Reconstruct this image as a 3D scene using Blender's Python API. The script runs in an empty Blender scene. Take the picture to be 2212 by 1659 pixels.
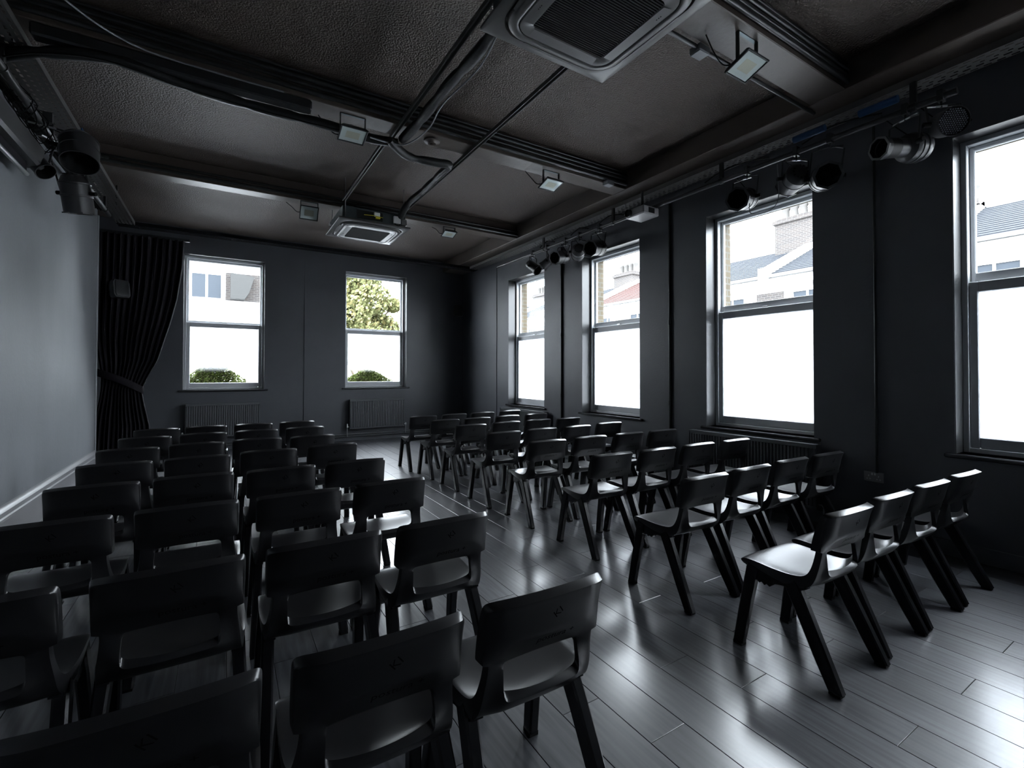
import bpy, bmesh, math, random
from mathutils import Vector, Matrix
from mathutils.bvhtree import BVHTree
from math import sin, cos, pi, radians as rad
SC = bpy.context.scene
COL = SC.collection
# ------------------------------------------------------------------ camera
cam = bpy.data.objects.new('camera', bpy.data.cameras.new('camera'))
COL.objects.link(cam); SC.camera = cam
R_, U_, F_ = Vector((0.85129, -0.524693, 0.001682)), Vector((-0.008964, -0.011338, 0.999896)), Vector((0.524619, 0.851216, 0.014355))
M = Matrix.Identity(4)
for i in range(3):
    M[i][0], M[i][1], M[i][2] = R_[i], U_[i], -F_[i]
M[2][3] = 1.4
cam.matrix_world = M
cam.data.sensor_width = 36.0
cam.data.lens = 1012.43 * 36.0 / 2212.0
cam.data.shift_y = -(829.5 - 790.97) / 2212.0
cam.data.clip_start = 0.05; cam.data.clip_end = 300
# ------------------------------------------------------------------ daylight: an overcast sky
world = bpy.data.worlds.new('overcast_sky'); SC.world = world; world.use_nodes = True
bg = world.node_tree.nodes['Background']
bg.inputs[0].default_value = (0.90, 0.95, 1.03, 1); bg.inputs[1].default_value = 26.0
SC.view_settings.view_transform = 'Standard'; SC.view_settings.look = 'None'
SC.view_settings.exposure = 0.0; SC.view_settings.gamma = 1.0; SC.view_settings.use_curve_mapping = False
cy = SC.cycles
cy.use_denoising = True
try: cy.denoiser = 'OPENIMAGEDENOISE'
except Exception: pass
cy.max_bounces = 10; cy.diffuse_bounces = 5; cy.glossy_bounces = 5; cy.transmission_bounces = 8; cy.transparent_max_bounces = 12
cy.caustics_reflective = False; cy.caustics_refractive = False
cy.sample_clamp_indirect = 20.0
cy.use_adaptive_sampling = False
XR, YF, XL = 4.783, 9.947, -1.48          # right wall, far wall, left wall planes
ZC, ZS = 3.93, 3.70                       # ceiling, beam soffits
W_RIGHT = [(6.687, 7.904), (4.478, 5.675), (2.289, 3.456), (0.105, 1.282), (-2.09, -0.92)]   # y ranges
W_FAR = [(-0.603, 0.661), (2.12, 3.421)]
ZRB, ZRT, ZFB, ZFT = 0.788, 3.226, 1.09, 3.485
YB = -2.7
def portal(name, loc, rot, sx, sz):
    l = bpy.data.lights.new(name, 'AREA'); l.shape = 'RECTANGLE'; l.size = sx; l.size_y = sz
    l.cycles.is_portal = True
    o = bpy.data.objects.new(name, l); COL.objects.link(o); o.location = loc; o.rotation_euler = rot
for a, b in W_RIGHT:
    portal('sky_portal', (XR + .16, (a + b) / 2, (ZRB + ZRT) / 2), (0, rad(90), 0), ZRT - ZRB, b - a)
for a, b in W_FAR:
    portal('sky_portal', ((a + b) / 2, YF + .16, (ZFB + ZFT) / 2), (rad(-90), 0, 0), b - a, ZFT - ZFB)
# ------------------------------------------------------------------ materials
def nodes(m): return m.node_tree.nodes, m.node_tree.links
def mat(name, col, rough=.5, spec=.5, metal=0, bump=None, var=None, coat=0, trans=0):
    """bump=(scale, strength, distance); var=(scale, amount, stretch)"""
    m = bpy.data.materials.new(name); m.use_nodes = True
    N, L = nodes(m); p = N['Principled BSDF']
    p.inputs['Base Color'].default_value = (*col, 1); p.inputs['Roughness'].default_value = rough
    p.inputs['Specular IOR Level'].default_value = spec; p.inputs['Metallic'].default_value = metal
    p.inputs['Coat Weight'].default_value = coat
    tc = N.new('ShaderNodeTexCoord')
    if var:
        mp = N.new('ShaderNodeMapping'); mp.inputs['Scale'].default_value = var[2] if len(var) > 2 else (1, 1, 1)
        n = N.new('ShaderNodeTexNoise'); n.inputs['Scale'].default_value = var[0]; n.inputs['Detail'].default_value = 4
        r = N.new('ShaderNodeMapRange'); r.inputs['To Min'].default_value = 1 - var[1]; r.inputs['To Max'].default_value = 1 + var[1]
        x = N.new('ShaderNodeMix'); x.data_type = 'RGBA'; x.blend_type = 'MULTIPLY'; x.inputs[0].default_value = 1
        x.inputs[6].default_value = (*col, 1)
        L.new(tc.outputs['Object'], mp.inputs[0]); L.new(mp.outputs[0], n.inputs['Vector']); L.new(n.outputs[0], r.inputs[0])
        L.new(r.outputs[0], x.inputs[7]); L.new(x.outputs[2], p.inputs['Base Color'])
    if bump:
        n = N.new('ShaderNodeTexNoise'); n.inputs['Scale'].default_value = bump[0]; n.inputs['Detail'].default_value = 3
        b = N.new('ShaderNodeBump'); b.inputs['Strength'].default_value = bump[1]; b.inputs['Distance'].default_value = bump[2]
        L.new(tc.outputs['Object'], n.inputs['Vector']); L.new(n.outputs[0], b.inputs['Height']); L.new(b.outputs[0], p.inputs['Normal'])
    return m
PAINT = mat('black_wall_paint', (.082, .086, .096), .42, .5, bump=(45, .12, .01), var=(3, .12))
PAINTL = mat('grey_side_wall_paint', (.19, .20, .215), .6, .2, bump=(30, .15, .01), var=(2.2, .16, (1, 1, .35)))
GLOSSW = mat('painted_skirting', (.22, .22, .23), .35, .5)
CEIL = mat('textured_black_ceiling', (.100, .078, .064), .42, .5, bump=(70, .9, .02), var=(1.2, .15))
BEAM = mat('black_beam_paint', (.085, .068, .057), .42, .5, bump=(25, .2, .01), var=(2, .2))
DARKP = mat('black_gloss_trunking', (.02, .021, .022), .3, .5)
PLASTIC = mat('black_moulded_plastic', (.014, .014, .0155), .28, .5, bump=(700, .06, .001))
LEGM = mat('black_leg_plastic', (.005, .005, .006), .24, .32)
LETTER = mat('matt_black_embossing', (.003, .003, .003), .9, .1)
UPVC = mat('white_window_frame', (.62, .64, .66), .4, .5)
RUBBER = mat('black_rubber', (.006, .006, .006), .8, .2)
LAMP = mat('black_lantern_enamel', (.03, .03, .032), .38, .5)
LAMPI = mat('dark_lantern_inside', (.006, .006, .006), .6, .3)
STEEL = mat('bare_steel', (.45, .45, .46), .3, .5, metal=1)
GALV = mat('galvanised_steel', (.10, .12, .125), .45, .5, metal=1, var=(18, .3))
LAG = mat('black_pipe_lagging', (.014, .014, .014), .42, .3, bump=(30, .3, .01))
WHITEP = mat('white_plastic', (.7, .7, .7), .35, .5)
YELLOW = mat('yellow_label', (.6, .5, .03), .5, .3)
BLUE = mat('blue_tape', (.012, .05, .13), .5, .3)
PANEL = mat('dark_painted_unit_panel', (.075, .072, .07), .38, .5, var=(6, .15))
GREYB = mat('grey_junction_box', (.22, .23, .24), .4, .5)
RADM = mat('grey_radiator_enamel', (.10, .105, .11), .38, .5)
VELVET = mat('black_drape_cloth', (.017, .015, .018), .85, .15, bump=(300, .2, .002))
TRACK = mat('perforated_tray_steel', (.07, .068, .065), .4, .5, metal=0)
SOCK = mat('grey_socket_plate', (.26, .26, .26), .35, .5)
REFL = mat('lamp_reflector', (.75, .78, .75), .25, .5)
SCREENC = mat('screen_casing', (.06, .06, .06), .45, .5)
def glass(name, haze, grad=None):
    m = bpy.data.materials.new(name); m.use_nodes = True
    N, L = nodes(m); N.remove(N['Principled BSDF']); out = N['Material Output']
    t = N.new('ShaderNodeBsdfTransparent'); t.inputs[0].default_value = (.95, .97, .97, 1)
    g = N.new('ShaderNodeBsdfGlossy'); g.inputs['Roughness'].default_value = .02
    lw = N.new('ShaderNodeLayerWeight'); lw.inputs[0].default_value = .5
    pw = N.new('ShaderNodeMath'); pw.operation = 'POWER'; pw.inputs[1].default_value = 5; L.new(lw.outputs['Facing'], pw.inputs[0])
    f = N.new('ShaderNodeMath'); f.operation = 'MULTIPLY_ADD'; f.inputs[1].default_value = .5; f.inputs[2].default_value = .02; L.new(pw.outputs[0], f.inputs[0])
    mx = N.new('ShaderNodeMixShader'); L.new(f.outputs[0], mx.inputs[0]); L.new(t.outputs[0], mx.inputs[1]); L.new(g.outputs[0], mx.inputs[2])
    last = mx
    if haze:
        d = N.new('ShaderNodeBsdfTranslucent'); d.inputs[0].default_value = (.9, .93, .95, 1)
        m2 = N.new('ShaderNodeMixShader'); m2.inputs[0].default_value = haze
        L.new(t.outputs[0], m2.inputs[1]); L.new(d.outputs[0], m2.inputs[2]); last = m2
        if grad:      # haze faded by height, imitating near shrubs showing through frosting: clear below, frosted above
            tc = N.new('ShaderNodeTexCoord'); s = N.new('ShaderNodeSeparateXYZ'); mr = N.new('ShaderNodeMapRange'); mr.interpolation_type = 'SMOOTHSTEP'
            L.new(tc.outputs['Object'], s.inputs[0]); L.new(s.outputs[2], mr.inputs[0])
            mr.inputs['From Min'].default_value, mr.inputs['From Max'].default_value = grad; mr.inputs['To Max'].default_value = haze
            L.new(mr.outputs[0], m2.inputs[0])
    L.new(last.outputs[0], out.inputs[0]); return m
CLEAR = glass('clear_glass', 0); FROST = glass('frosted_film_glass', .62); FROSTF = glass('height_faded_film_glass', .62, (1.40, 1.80))
def brickmat(name, c1, c2, mortar, scale=1, bw=.22, bh=.075):
    m = bpy.data.materials.new(name); m.use_nodes = True; N, L = nodes(m); p = N['Principled BSDF']
    tc = N.new('ShaderNodeTexCoord'); s = N.new('ShaderNodeSeparateXYZ'); a = N.new('ShaderNodeMath'); a.operation = 'ADD'
    c = N.new('ShaderNodeCombineXYZ'); b = N.new('ShaderNodeTexBrick')
    L.new(tc.outputs['Object'], s.inputs[0]); L.new(s.outputs[0], a.inputs[0]); L.new(s.outputs[1], a.inputs[1])
    L.new(a.outputs[0], c.inputs[0]); L.new(s.outputs[2], c.inputs[1]); L.new(c.outputs[0], b.inputs['Vector'])
    b.inputs['Color1'].default_value = (*c1, 1); b.inputs['Color2'].default_value = (*c2, 1); b.inputs['Mortar'].default_value = (*mortar, 1)
    b.inputs['Scale'].default_value = scale; b.inputs['Brick Width'].default_value = bw; b.inputs['Row Height'].default_value = bh
    b.inputs['Mortar Size'].default_value = .01
    L.new(b.outputs[0], p.inputs['Base Color']); p.inputs['Roughness'].default_value = .9; return m
BRICKY = brickmat('yellow_stock_brick', (.085, .065, .038), (.065, .05, .03), (.09, .085, .07))
BRICKB = brickmat('grey_brown_brick', (.042, .034, .030), (.030, .026, .025), (.07, .065, .06))
SLATE = mat('grey_slate', (.021, .023, .027), .85, .1, var=(9, .35))
REDTILE = mat('red_clay_tile', (.044, .025, .022), .85, .1, var=(7, .3))
STUCCO = mat('white_stucco', (.80, .80, .79), .8, .3)
GLASSD = mat('distant_window_glass', (.030, .036, .044), .3, .1)
SLAT = mat('matt_black_grille', (.014, .014, .014), .75, .15)
TRACKD = mat('shaded_tray_steel', (.014, .014, .015), 1.0, .0)  # same tray steel with shade put into the colour, so the far run stays unlit
LENSM = mat('grey_led_lens', (.22, .24, .27), .25, .5)
POTM = mat('pale_clay_pot', (.09, .085, .08), .9, .2)
ASPH = mat('asphalt', (.10, .10, .105), .9, .2)
LEAFG = mat('yellow_green_leaf', (.115, .122, .050), .7, .2, var=(1.2, .5))
LEAFY = mat('yellow_leaf', (.15, .13, .055), .7, .2)
LEAFD = mat('dark_green_leaf', (.15, .19, .05), .7, .2, var=(8, .4))
PETAL = mat('pink_petal', (.6, .12, .16), .6, .2); PETALO = mat('orange_petal', (.75, .35, .05), .6, .2)
BARK = mat('bark', (.10, .08, .06), .9, .2)
# floor: dark laminate with grain along each plank
def floormat():
    m = bpy.data.materials.new('black_oak_laminate'); m.use_nodes = True; N, L = nodes(m); p = N['Principled BSDF']
    tc = N.new('ShaderNodeTexCoord'); oi = N.new('ShaderNodeObjectInfo')
    mp = N.new('ShaderNodeMapping'); mp.inputs['Scale'].default_value = (26, 1.6, 1)
    off = N.new('ShaderNodeVectorMath'); off.operation = 'ADD'
    sc = N.new('ShaderNodeVectorMath'); sc.operation = 'SCALE'; sc.inputs['Scale'].default_value = 40
    cmb = N.new('ShaderNodeCombineXYZ')
    for i in range(3): L.new(oi.outputs['Random'], cmb.inputs[i])
    L.new(cmb.outputs[0], sc.inputs[0]); L.new(tc.outputs['Object'], off.inputs[0]); L.new(sc.outputs[0], off.inputs[1]); L.new(off.outputs[0], mp.inputs[0])
    n = N.new('ShaderNodeTexNoise'); n.inputs['Scale'].default_value = 1.0; n.inputs['Detail'].default_value = 6; n.inputs['Distortion'].default_value = 1.6
    L.new(mp.outputs[0], n.inputs['Vector'])
    mp2 = N.new('ShaderNodeMapping'); mp2.inputs['Scale'].default_value = (7, .9, 1); L.new(off.outputs[0], mp2.inputs[0])
    w = N.new('ShaderNodeTexWave'); w.inputs['Scale'].default_value = 1.3; w.inputs['Distortion'].default_value = 9; w.inputs['Detail'].default_value = 3
    L.new(mp2.outputs[0], w.inputs['Vector'])
    mx = N.new('ShaderNodeMix'); mx.data_type = 'FLOAT'; mx.inputs[0].default_value = .12; L.new(n.outputs[0], mx.inputs[2]); L.new(w.outputs['Fac'], mx.inputs[3])
    cr = N.new('ShaderNodeValToRGB'); e = cr.color_ramp.elements
    e[0].position = .25; e[0].color = (.024, .025, .029, 1); e[1].position = .75; e[1].color = (.085, .088, .098, 1)
    L.new(mx.outputs[0], cr.inputs[0])
    hsv = N.new('ShaderNodeHueSaturation'); r2 = N.new('ShaderNodeMapRange'); r2.inputs['To Min'].default_value = .75; r2.inputs['To Max'].default_value = 1.3
    L.new(oi.outputs['Random'], r2.inputs[0]); L.new(r2.outputs[0], hsv.inputs['Value']); L.new(cr.outputs[0], hsv.inputs['Color']); L.new(hsv.outputs[0], p.inputs['Base Color'])
    rr = N.new('ShaderNodeMapRange'); rr.inputs['To Min'].default_value = .42; rr.inputs['To Max'].default_value = .50
    L.new(mx.outputs[0], rr.inputs[0]); L.new(rr.outputs[0], p.inputs['Roughness'])
    b = N.new('ShaderNodeBump'); b.inputs['Strength'].default_value = .12; b.inputs['Distance'].default_value = .00012
    L.new(mx.outputs[0], b.inputs['Height']); L.new(b.outputs[0], p.inputs['Normal']); p.inputs['Specular IOR Level'].default_value = .6; p.inputs['Coat Weight'].default_value = .75; p.inputs['Coat Roughness'].default_value = .20; p.inputs['Coat IOR'].default_value = 1.6
    return m
FLOORM = floormat()
# ------------------------------------------------------------------ mesh helpers
class MB:
    def __init__(s): s.v = []; s.f = []
    def add(s, vs, fs):
        o = len(s.v); s.v += [tuple(v) for v in vs]; s.f += [tuple(i + o for i in f) for f in fs]; return s
    def box(s, x0, x1, y0, y1, z0, z1):
        v = [(x, y, z) for x in (x0, x1) for y in (y0, y1) for z in (z0, z1)]
        return s.add(v, [(0, 1, 3, 2), (4, 6, 7, 5), (0, 4, 5, 1), (2, 3, 7, 6), (0, 2, 6, 4), (1, 5, 7, 3)])
    def tube(s, pts, r, n=8, cap=True):
        pts = [Vector(p) for p in pts]; k = len(pts); rs = r if isinstance(r, (list, tuple)) else [r] * k
        up = None; rings = []
        for i, p in enumerate(pts):
            d = (pts[min(i + 1, k - 1)] - pts[max(i - 1, 0)]).normalized()
            if up is None: up = Vector((0, 0, 1)) if abs(d.z) < .9 else Vector((1, 0, 0))
            a = d.cross(up); a.normalize(); b = a.cross(d); b.normalize(); up = b
            rings.append([p + (a * cos(2 * pi * j / n) + b * sin(2 * pi * j / n)) * rs[i] for j in range(n)])
        v = [q for g in rings for q in g]; f = []
        for i in range(k - 1):
            for j in range(n): f.append((i * n + j, i * n + (j + 1) % n, (i + 1) * n + (j + 1) % n, (i + 1) * n + j))
        if cap: f += [tuple(range(n))[::-1], tuple((k - 1) * n + j for j in range(n))]
        return s.add(v, f)
    def lathe(s, prof, n=24, mtx=None, close=False):
        """prof: (r, z) pairs turned about local z"""
        v = [Vector((r * cos(2 * pi * j / n), r * sin(2 * pi * j / n), z)) for r, z in prof for j in range(n)]
        if mtx: v = [mtx @ q for q in v]
        k = len(prof); f = []
        for i in range(k - 1 + (1 if close else 0)):
            for j in range(n):
                i2 = (i + 1) % k
                f.append((i * n + j, i * n + (j + 1) % n, i2 * n + (j + 1) % n, i2 * n + j))
        return s.add(v, f)
    def loft(s, loops, capa=False, capb=False):
        n = len(loops[0]); v = [p for l in loops for p in l]; f = []
        for i in range(len(loops) - 1):
            for j in range(n): f.append((i * n + j, i * n + (j + 1) % n, (i + 1) * n + (j + 1) % n, (i + 1) * n + j))
        if capa: f.append(tuple(range(n))[::-1])
        if capb: f.append(tuple((len(loops) - 1) * n + j for j in range(n)))
        return s.add(v, f)
    def prism(s, poly, a, b, axis='x'):
        """poly in the two other axes (order y,z / x,z / x,y), extruded from a to b"""
        def P(u, w, t): return {'x': (t, u, w), 'y': (u, t, w), 'z': (u, w, t)}[axis]
        return s.loft([[P(u, w, a) for u, w in poly], [P(u, w, b) for u, w in poly]], True, True)
    def mesh(s, name, m, smooth=None, bevel=0):
        me = bpy.data.meshes.new(name); me.from_pydata(s.v, [], s.f)
        bm = bmesh.new(); bm.from_mesh(me)
        if bevel:
            es = [e for e in bm.edges if len(e.link_faces) == 2 and e.calc_face_angle(0) > .5]
            bmesh.ops.bevel(bm, geom=es, offset=bevel, segments=1, affect='EDGES', clamp_overlap=True)
        bmesh.ops.recalc_face_normals(bm, faces=bm.faces); bm.to_mesh(me); bm.free()
        me.materials.append(m)
        if smooth is not None:
            me.shade_smooth(); me.set_sharp_from_angle(angle=rad(smooth))
        me.update(); return me
    def obj(s, name, m, parent=None, smooth=None, bevel=0, loc=None, rot=None):
        return link(name, s.mesh(name, m, smooth, bevel), parent, loc, rot)
def link(name, data, parent=None, loc=None, rot=None):
    o = bpy.data.objects.new(name, data); COL.objects.link(o)
    if parent: o.parent = parent
    if loc: o.location = loc
    if rot: o.rotation_euler = rot
    return o
def thing(name, label, cat, loc=(0, 0, 0), rot=(0, 0, 0), group=None):
    o = link(name, None, None, loc, rot); o.empty_display_size = .1; return tag(o, label, cat, group)
def tag(o, label, cat, group=None):
    o['label'] = label; o['category'] = cat
    if group: o['group'] = group
    return o
def struct(o): o['kind'] = 'structure'; return o
def copy_tree(o, parent=None):
    c = o.copy(); COL.objects.link(c)
    if parent: c.parent = parent
    for ch in KIDS.get(o.name, []): copy_tree(ch, c)
    return c
KIDS = {}
def note_kids(root):
    for o in bpy.data.objects:
        if o.parent: KIDS.setdefault(o.parent.name, [])
    for o in bpy.data.objects:
        if o.parent and o not in KIDS[o.parent.name]: KIDS[o.parent.name].append(o)
def smooth_path(pts, n=6):
    pts = [Vector(p) for p in pts]; out = []
    for i in range(len(pts) - 1):
        a, b, c, d = pts[max(i - 1, 0)], pts[i], pts[i + 1], pts[min(i + 2, len(pts) - 1)]
        for k in range(n):
            t = k / n
            out.append(.5 * (2 * b + (c - a) * t + (2 * a - 5 * b + 4 * c - d) * t * t + (3 * b - a - 3 * c + d) * t ** 3))
    return out + [pts[-1]]
def cable(name, pts, r, label=None, parent=None, m=None, cat='cable', group=None):
    o = MB().tube(smooth_path(pts), r, 6).obj(name, m or RUBBER, parent, 60)
    if label: tag(o, label, cat, group)
    return o
def text_mesh(name, body, size, depth=.0):
    c = bpy.data.curves.new(name, 'FONT'); c.body = body; c.size = size; c.align_x = 'CENTER'; c.resolution_u = 2; c.extrude = depth
    o = bpy.data.objects.new(name, c); COL.objects.link(o)
    me = bpy.data.meshes.new_from_object(o.evaluated_get(bpy.context.evaluated_depsgraph_get()))
    bpy.data.objects.remove(o); return me
# ================================================================== ROOM
floor = struct(MB().box(-2.3, XR + .02, YB - .02, YF + .02, -.12, -.014).obj('floor', DARKP))
PW = .195; xs0 = 1.975 - PW * 22
JOFF = {0: 1.255, 1: .755, 2: 1.552, 3: 1.23, 4: .73, 5: 1.53, 6: 1.21, 7: .726, 8: 1.5, 9: 1.205, 10: .70, 11: 1.5, 12: 1.17, 13: .68}
PL = 1.285
def plank_mesh(w, l):
    g, c = .0009, .0014
    lo = [(-w / 2 + g, -l / 2 + g), (w / 2 - g, -l / 2 + g), (w / 2 - g, l / 2 - g), (-w / 2 + g, l / 2 - g)]
    hi = [(x - math.copysign(c, x), y - math.copysign(c, y)) for x, y in lo]
    return MB().loft([[(x, y, -.013) for x, y in lo], [(x, y, -c) for x, y in lo], [(x, y, 0) for x, y in hi]], True, True)
pls = []
random.seed(5)
for k in range(-22 + 3, 15):
    x0 = 1.975 + PW * k; x1 = min(x0 + PW, XR - .004)
    if x0 < -2.02: continue
    j = JOFF.get(k, [1.25, .75, 1.54][k % 3]); y = j - PL * 4
    while y < YF:
        a, b = max(y, YB), min(y + PL, YF - .002)
        if b - a > .03: pls.append((x0, x1, a, b))
        y += PL
def key(p): return math.hypot((p[0] + p[1]) / 2 - .6, (p[2] + p[3]) / 2 - .4)
def vis(p): return p[3] > .15 and p[3] * .85 + p[1] * .52 > .5
pls.sort(key=lambda p: (not vis(p), key(p)))
cache = {}
for p in pls[:295]:
    w, l = round(p[1] - p[0], 3), round(p[3] - p[2], 3)
    if (w, l) not in cache: cache[(w, l)] = plank_mesh(w, l).mesh('plank', FLOORM)
    link('plank', cache[(w, l)], floor, ((p[0] + p[1]) / 2, (p[2] + p[3]) / 2, 0))
rest = MB()
for p in pls[295:]:
    q = plank_mesh(p[1] - p[0], p[3] - p[2]); cx_, cy_ = (p[0] + p[1]) / 2, (p[2] + p[3]) / 2
    rest.add([(x + cx_, y + cy_, z) for x, y, z in q.v], q.f)
if rest.v: rest.obj('far_planks', FLOORM, floor)['kind'] = 'stuff'
def wall(name, m, x0, x1, y0, y1, z0, z1, holes, axis):
    """a wall slab; holes (a,b,zb,zt) run along the given axis"""
    b = MB(); lo, hi = (x0, x1) if axis == 'x' else (y0, y1); cur = lo
    def bx(a, c, za, zb_):
        if c - a > 1e-4 and zb_ - za > 1e-4:
            b.box(a, c, y0, y1, za, zb_) if axis == 'x' else b.box(x0, x1, a, c, za, zb_)
    for a, c, za, zb_ in sorted(holes):
        bx(cur, a, z0, z1); bx(a, c, z0, za); bx(a, c, zb_, z1); cur = c
    bx(cur, hi, z0, z1)
    return struct(b.obj(name, m))
hr = [(a, b, ZRB, ZRT) for a, b in W_RIGHT]; hf = [(a, b, ZFB, ZFT) for a, b in W_FAR]
wall('wall_right', PAINT, XR, XR + .30, YB - .3, YF + .3, -.12, 4.1, hr, 'y')
wall('wall_far', PAINT, -2.3, XR, YF, YF + .30, -.12, 4.1, hf, 'x')
wall('wall_right_outer', BRICKY, XR + .30, XR + .43, YB - .3, YF + .43, -4, 5, [(a + .03, b - .03, ZRB - .02, ZRT - .03) for a, b in W_RIGHT], 'y')
wall('wall_far_outer', BRICKY, -2.6, XR + .30, YF + .30, YF + .43, -4, 5, [(a + .02, b - .02, ZFB - .02, ZFT - .02) for a, b in W_FAR], 'x')
wall('wall_left', PAINTL, XL - .82, XL, YB - .3, 8.4, -.12, 4.1, [], 'y')
wall('wall_recess', PAINT, -2.6, -2.3, 8.4, YF + .3, -.12, 4.1, [], 'y')
wall('wall_back', PAINT, XL, XR, YB - .3, YB, -.12, 4.1, [], 'x')
struct(MB().box(-2.6, XR + .3, YB - .3, YF + .3, ZC, ZC + .25).obj('ceiling', CEIL))
# downstand beams across the room and the bulkhead along the right wall
BEAMS = [(6.76, 6.96), (4.22, 4.45), (1.79, 2.06)]
for i, (a, b) in enumerate(BEAMS):
    struct(MB().box(XL, 4.27, a, b, ZS, ZC).obj('trim_%d' % (i + 1), BEAM, bevel=.006))
struct(MB().box(4.27, XR, YB, YF, ZS, ZC).obj('trim_4', BEAM, bevel=.006))
struct(MB().box(XL, -1.42, YB, 8.4, ZS + .04, ZC).obj('trim_5', BEAM))
for i, (a, b) in enumerate(BEAMS):
    for j, (dz, r) in enumerate(((.05, .022), (.105, .016), (.15, .02), (.195, .014))):
        if i == 0 and j > 1: continue
        o = MB().tube([(XL + .2, a - r, ZS + dz), (4.26, a - r, ZS + dz)], r, 8).obj('cable_conduit', DARKP, None, 50)
        tag(o, ['lowest', 'second lowest', 'third', 'topmost'][j] + ' black conduit along the side of the ' + ['farthest', 'middle', 'nearest'][i] + ' ceiling beam', 'conduit', 'conduits along the ceiling beams')
# tall skirting on the left wall
prof = [(XL, 0), (XL + .030, 0), (XL + .030, .235), (XL + .045, .24), (XL + .048, .262), (XL + .036, .27), (XL + .036, .285), (XL + .043, .29), (XL + .043, .31), (XL + .02, .325), (XL + .012, .34), (XL, .345)]
struct(MB().prism(prof, YB, 8.4, 'y').obj('baseboard_left', GLOSSW, None, 30))
struct(MB().box(-2.0, XR - .02, YF - .018, YF, 0, .15).obj('baseboard_far', PAINT, bevel=.004))
struct(MB().box(XR - .018, XR, YB, YF - .02, 0, .12).obj('baseboard_right', PAINT, bevel=.004))
# ------------------------------------------------------------------ sash windows
def window(n, loc, rz, w, zb, zt, zlow, zup, frost):
    root = struct(link('window_%d' % n, None, None, loc, (0, 0, rz))); root.empty_display_size = .1
    def ring(x0, x1, z0, z1, l, r, b_, t, y0, y1):
        return MB().box(x0, x0 + l, y0, y1, z0, z1).box(x1 - r, x1, y0, y1, z0, z1).box(x0 + l, x1 - r, y0, y1, z0, z0 + b_).box(x0 + l, x1 - r, y0, y1, z1 - t, z1)
    ring(0, w, zb, zt, .04, .04, .035, .04, .17, .29).obj('window_frame', UPVC, root, bevel=.004)
    ring(.04, w - .04, zb + .035, zlow + .085, .055, .055, .085, .085, .182, .222).obj('lower_sash', UPVC, root, bevel=.006)
    ring(.04, w - .04, zup - .08, zt - .04, .032, .032, .08, .035, .232, .272).obj('upper_sash', UPVC, root, bevel=.006)
    MB().box(.095, w - .095, .198, .206, zb + .12, zlow).obj('frosted_pane', frost, root)
    MB().box(.072, w - .072, .248, .256, zup, zt - .075).obj('clear_pane', CLEAR, root)
    MB().box(.0, .004, .004, .17, zb, zt).box(w - .004, w, .004, .17, zb, zt).box(.004, w - .004, .004, .17, zt - .004, zt).obj('reveal_lining', DARKP, root)
    MB().box(-.06, w + .06, -.035, .17, zb - .032, zb).obj('window_sill', PAINTSILL, root, bevel=.008)
    MB().box(w / 2 - .03, w / 2 + .03, .195, .23, zlow + .085, zlow + .10).obj('sash_catch', STEEL, root, bevel=.003)
    return root
PAINTSILL = mat('black_gloss_sill', (.03, .03, .033), .25, .5)
k = 1
for a, b in W_FAR:
    window(k, (a, YF, 0), 0, b - a, ZFB, ZFT, 2.215, 2.335, FROSTF); k += 1
for a, b in W_RIGHT:
    window(k, (XR, b, 0), rad(-90), b - a, ZRB, ZRT, 2.03, 2.19, FROST); k += 1
# ================================================================== CHAIRS
O = -.25
ST = [  # front edge(y,z) | front centre | rear edge | rear centre | half width ; y before the -.25 shift
 ((.462, .414), (.474, .402), (.440, .410), (.462, .402), .200),
 ((.478, .436), (.500, .426), (.444, .414), (.482, .416), .208),
 ((.458, .453), (.480, .448), (.430, .418), (.464, .436), .212),
 ((.400, .456), (.400, .446), (.400, .424), (.400, .437), .215),
 ((.300, .449), (.300, .436), (.300, .400), (.300, .427), .216),
 ((.220, .450), (.210, .431), (.220, .394), (.210, .421), .213),
 ((.172, .456), (.150, .433), (.164, .396), (.160, .413), .208),
 ((.147, .473), (.106, .452), (.124, .424), (.116, .413), .201),
 ((.134, .503), (.088, .484), (.104, .492), (.078, .465), .196),
 ((.127, .532), (.100, .532), (.097, .532), (.090, .532), .190),
 ((.120, .568), (.108, .576), (.091, .566), (.099, .579), .187),
 ((.117, .586), (.102, .590), (.088, .586), (.088, .594), .187),
 ((.130, .592), (.098, .602), (.086, .592), (.080, .606), .2065),
 ((.124, .634), (.088, .650), (.081, .640), (.046, .656), .2075),
 ((.109, .688), (.071, .700), (.077, .688), (.036, .702), .208),
 ((.091, .744), (.053, .757), (.067, .732), (.023, .745), .2085),
 ((.075, .771), (.037, .784), (.055, .757), (.012, .769), .2075)]
US = [0, .3, .56, .70, .86, 1.0]
GF = [0, .07, .28, .46, .74, 1.0]
GA = [0, .03, .10, .24, .90, 1.0]   # rear, by the slot: facets run forward to the uprights
GB = [0, .03, .10, .20, .48, 1.0]   # rear, upper panel: thick wings
HOLE = (8, 9, 10)
def lerp2(a, b, t): return (a[0] + (b[0] - a[0]) * t, a[1] + (b[1] - a[1]) * t)
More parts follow.
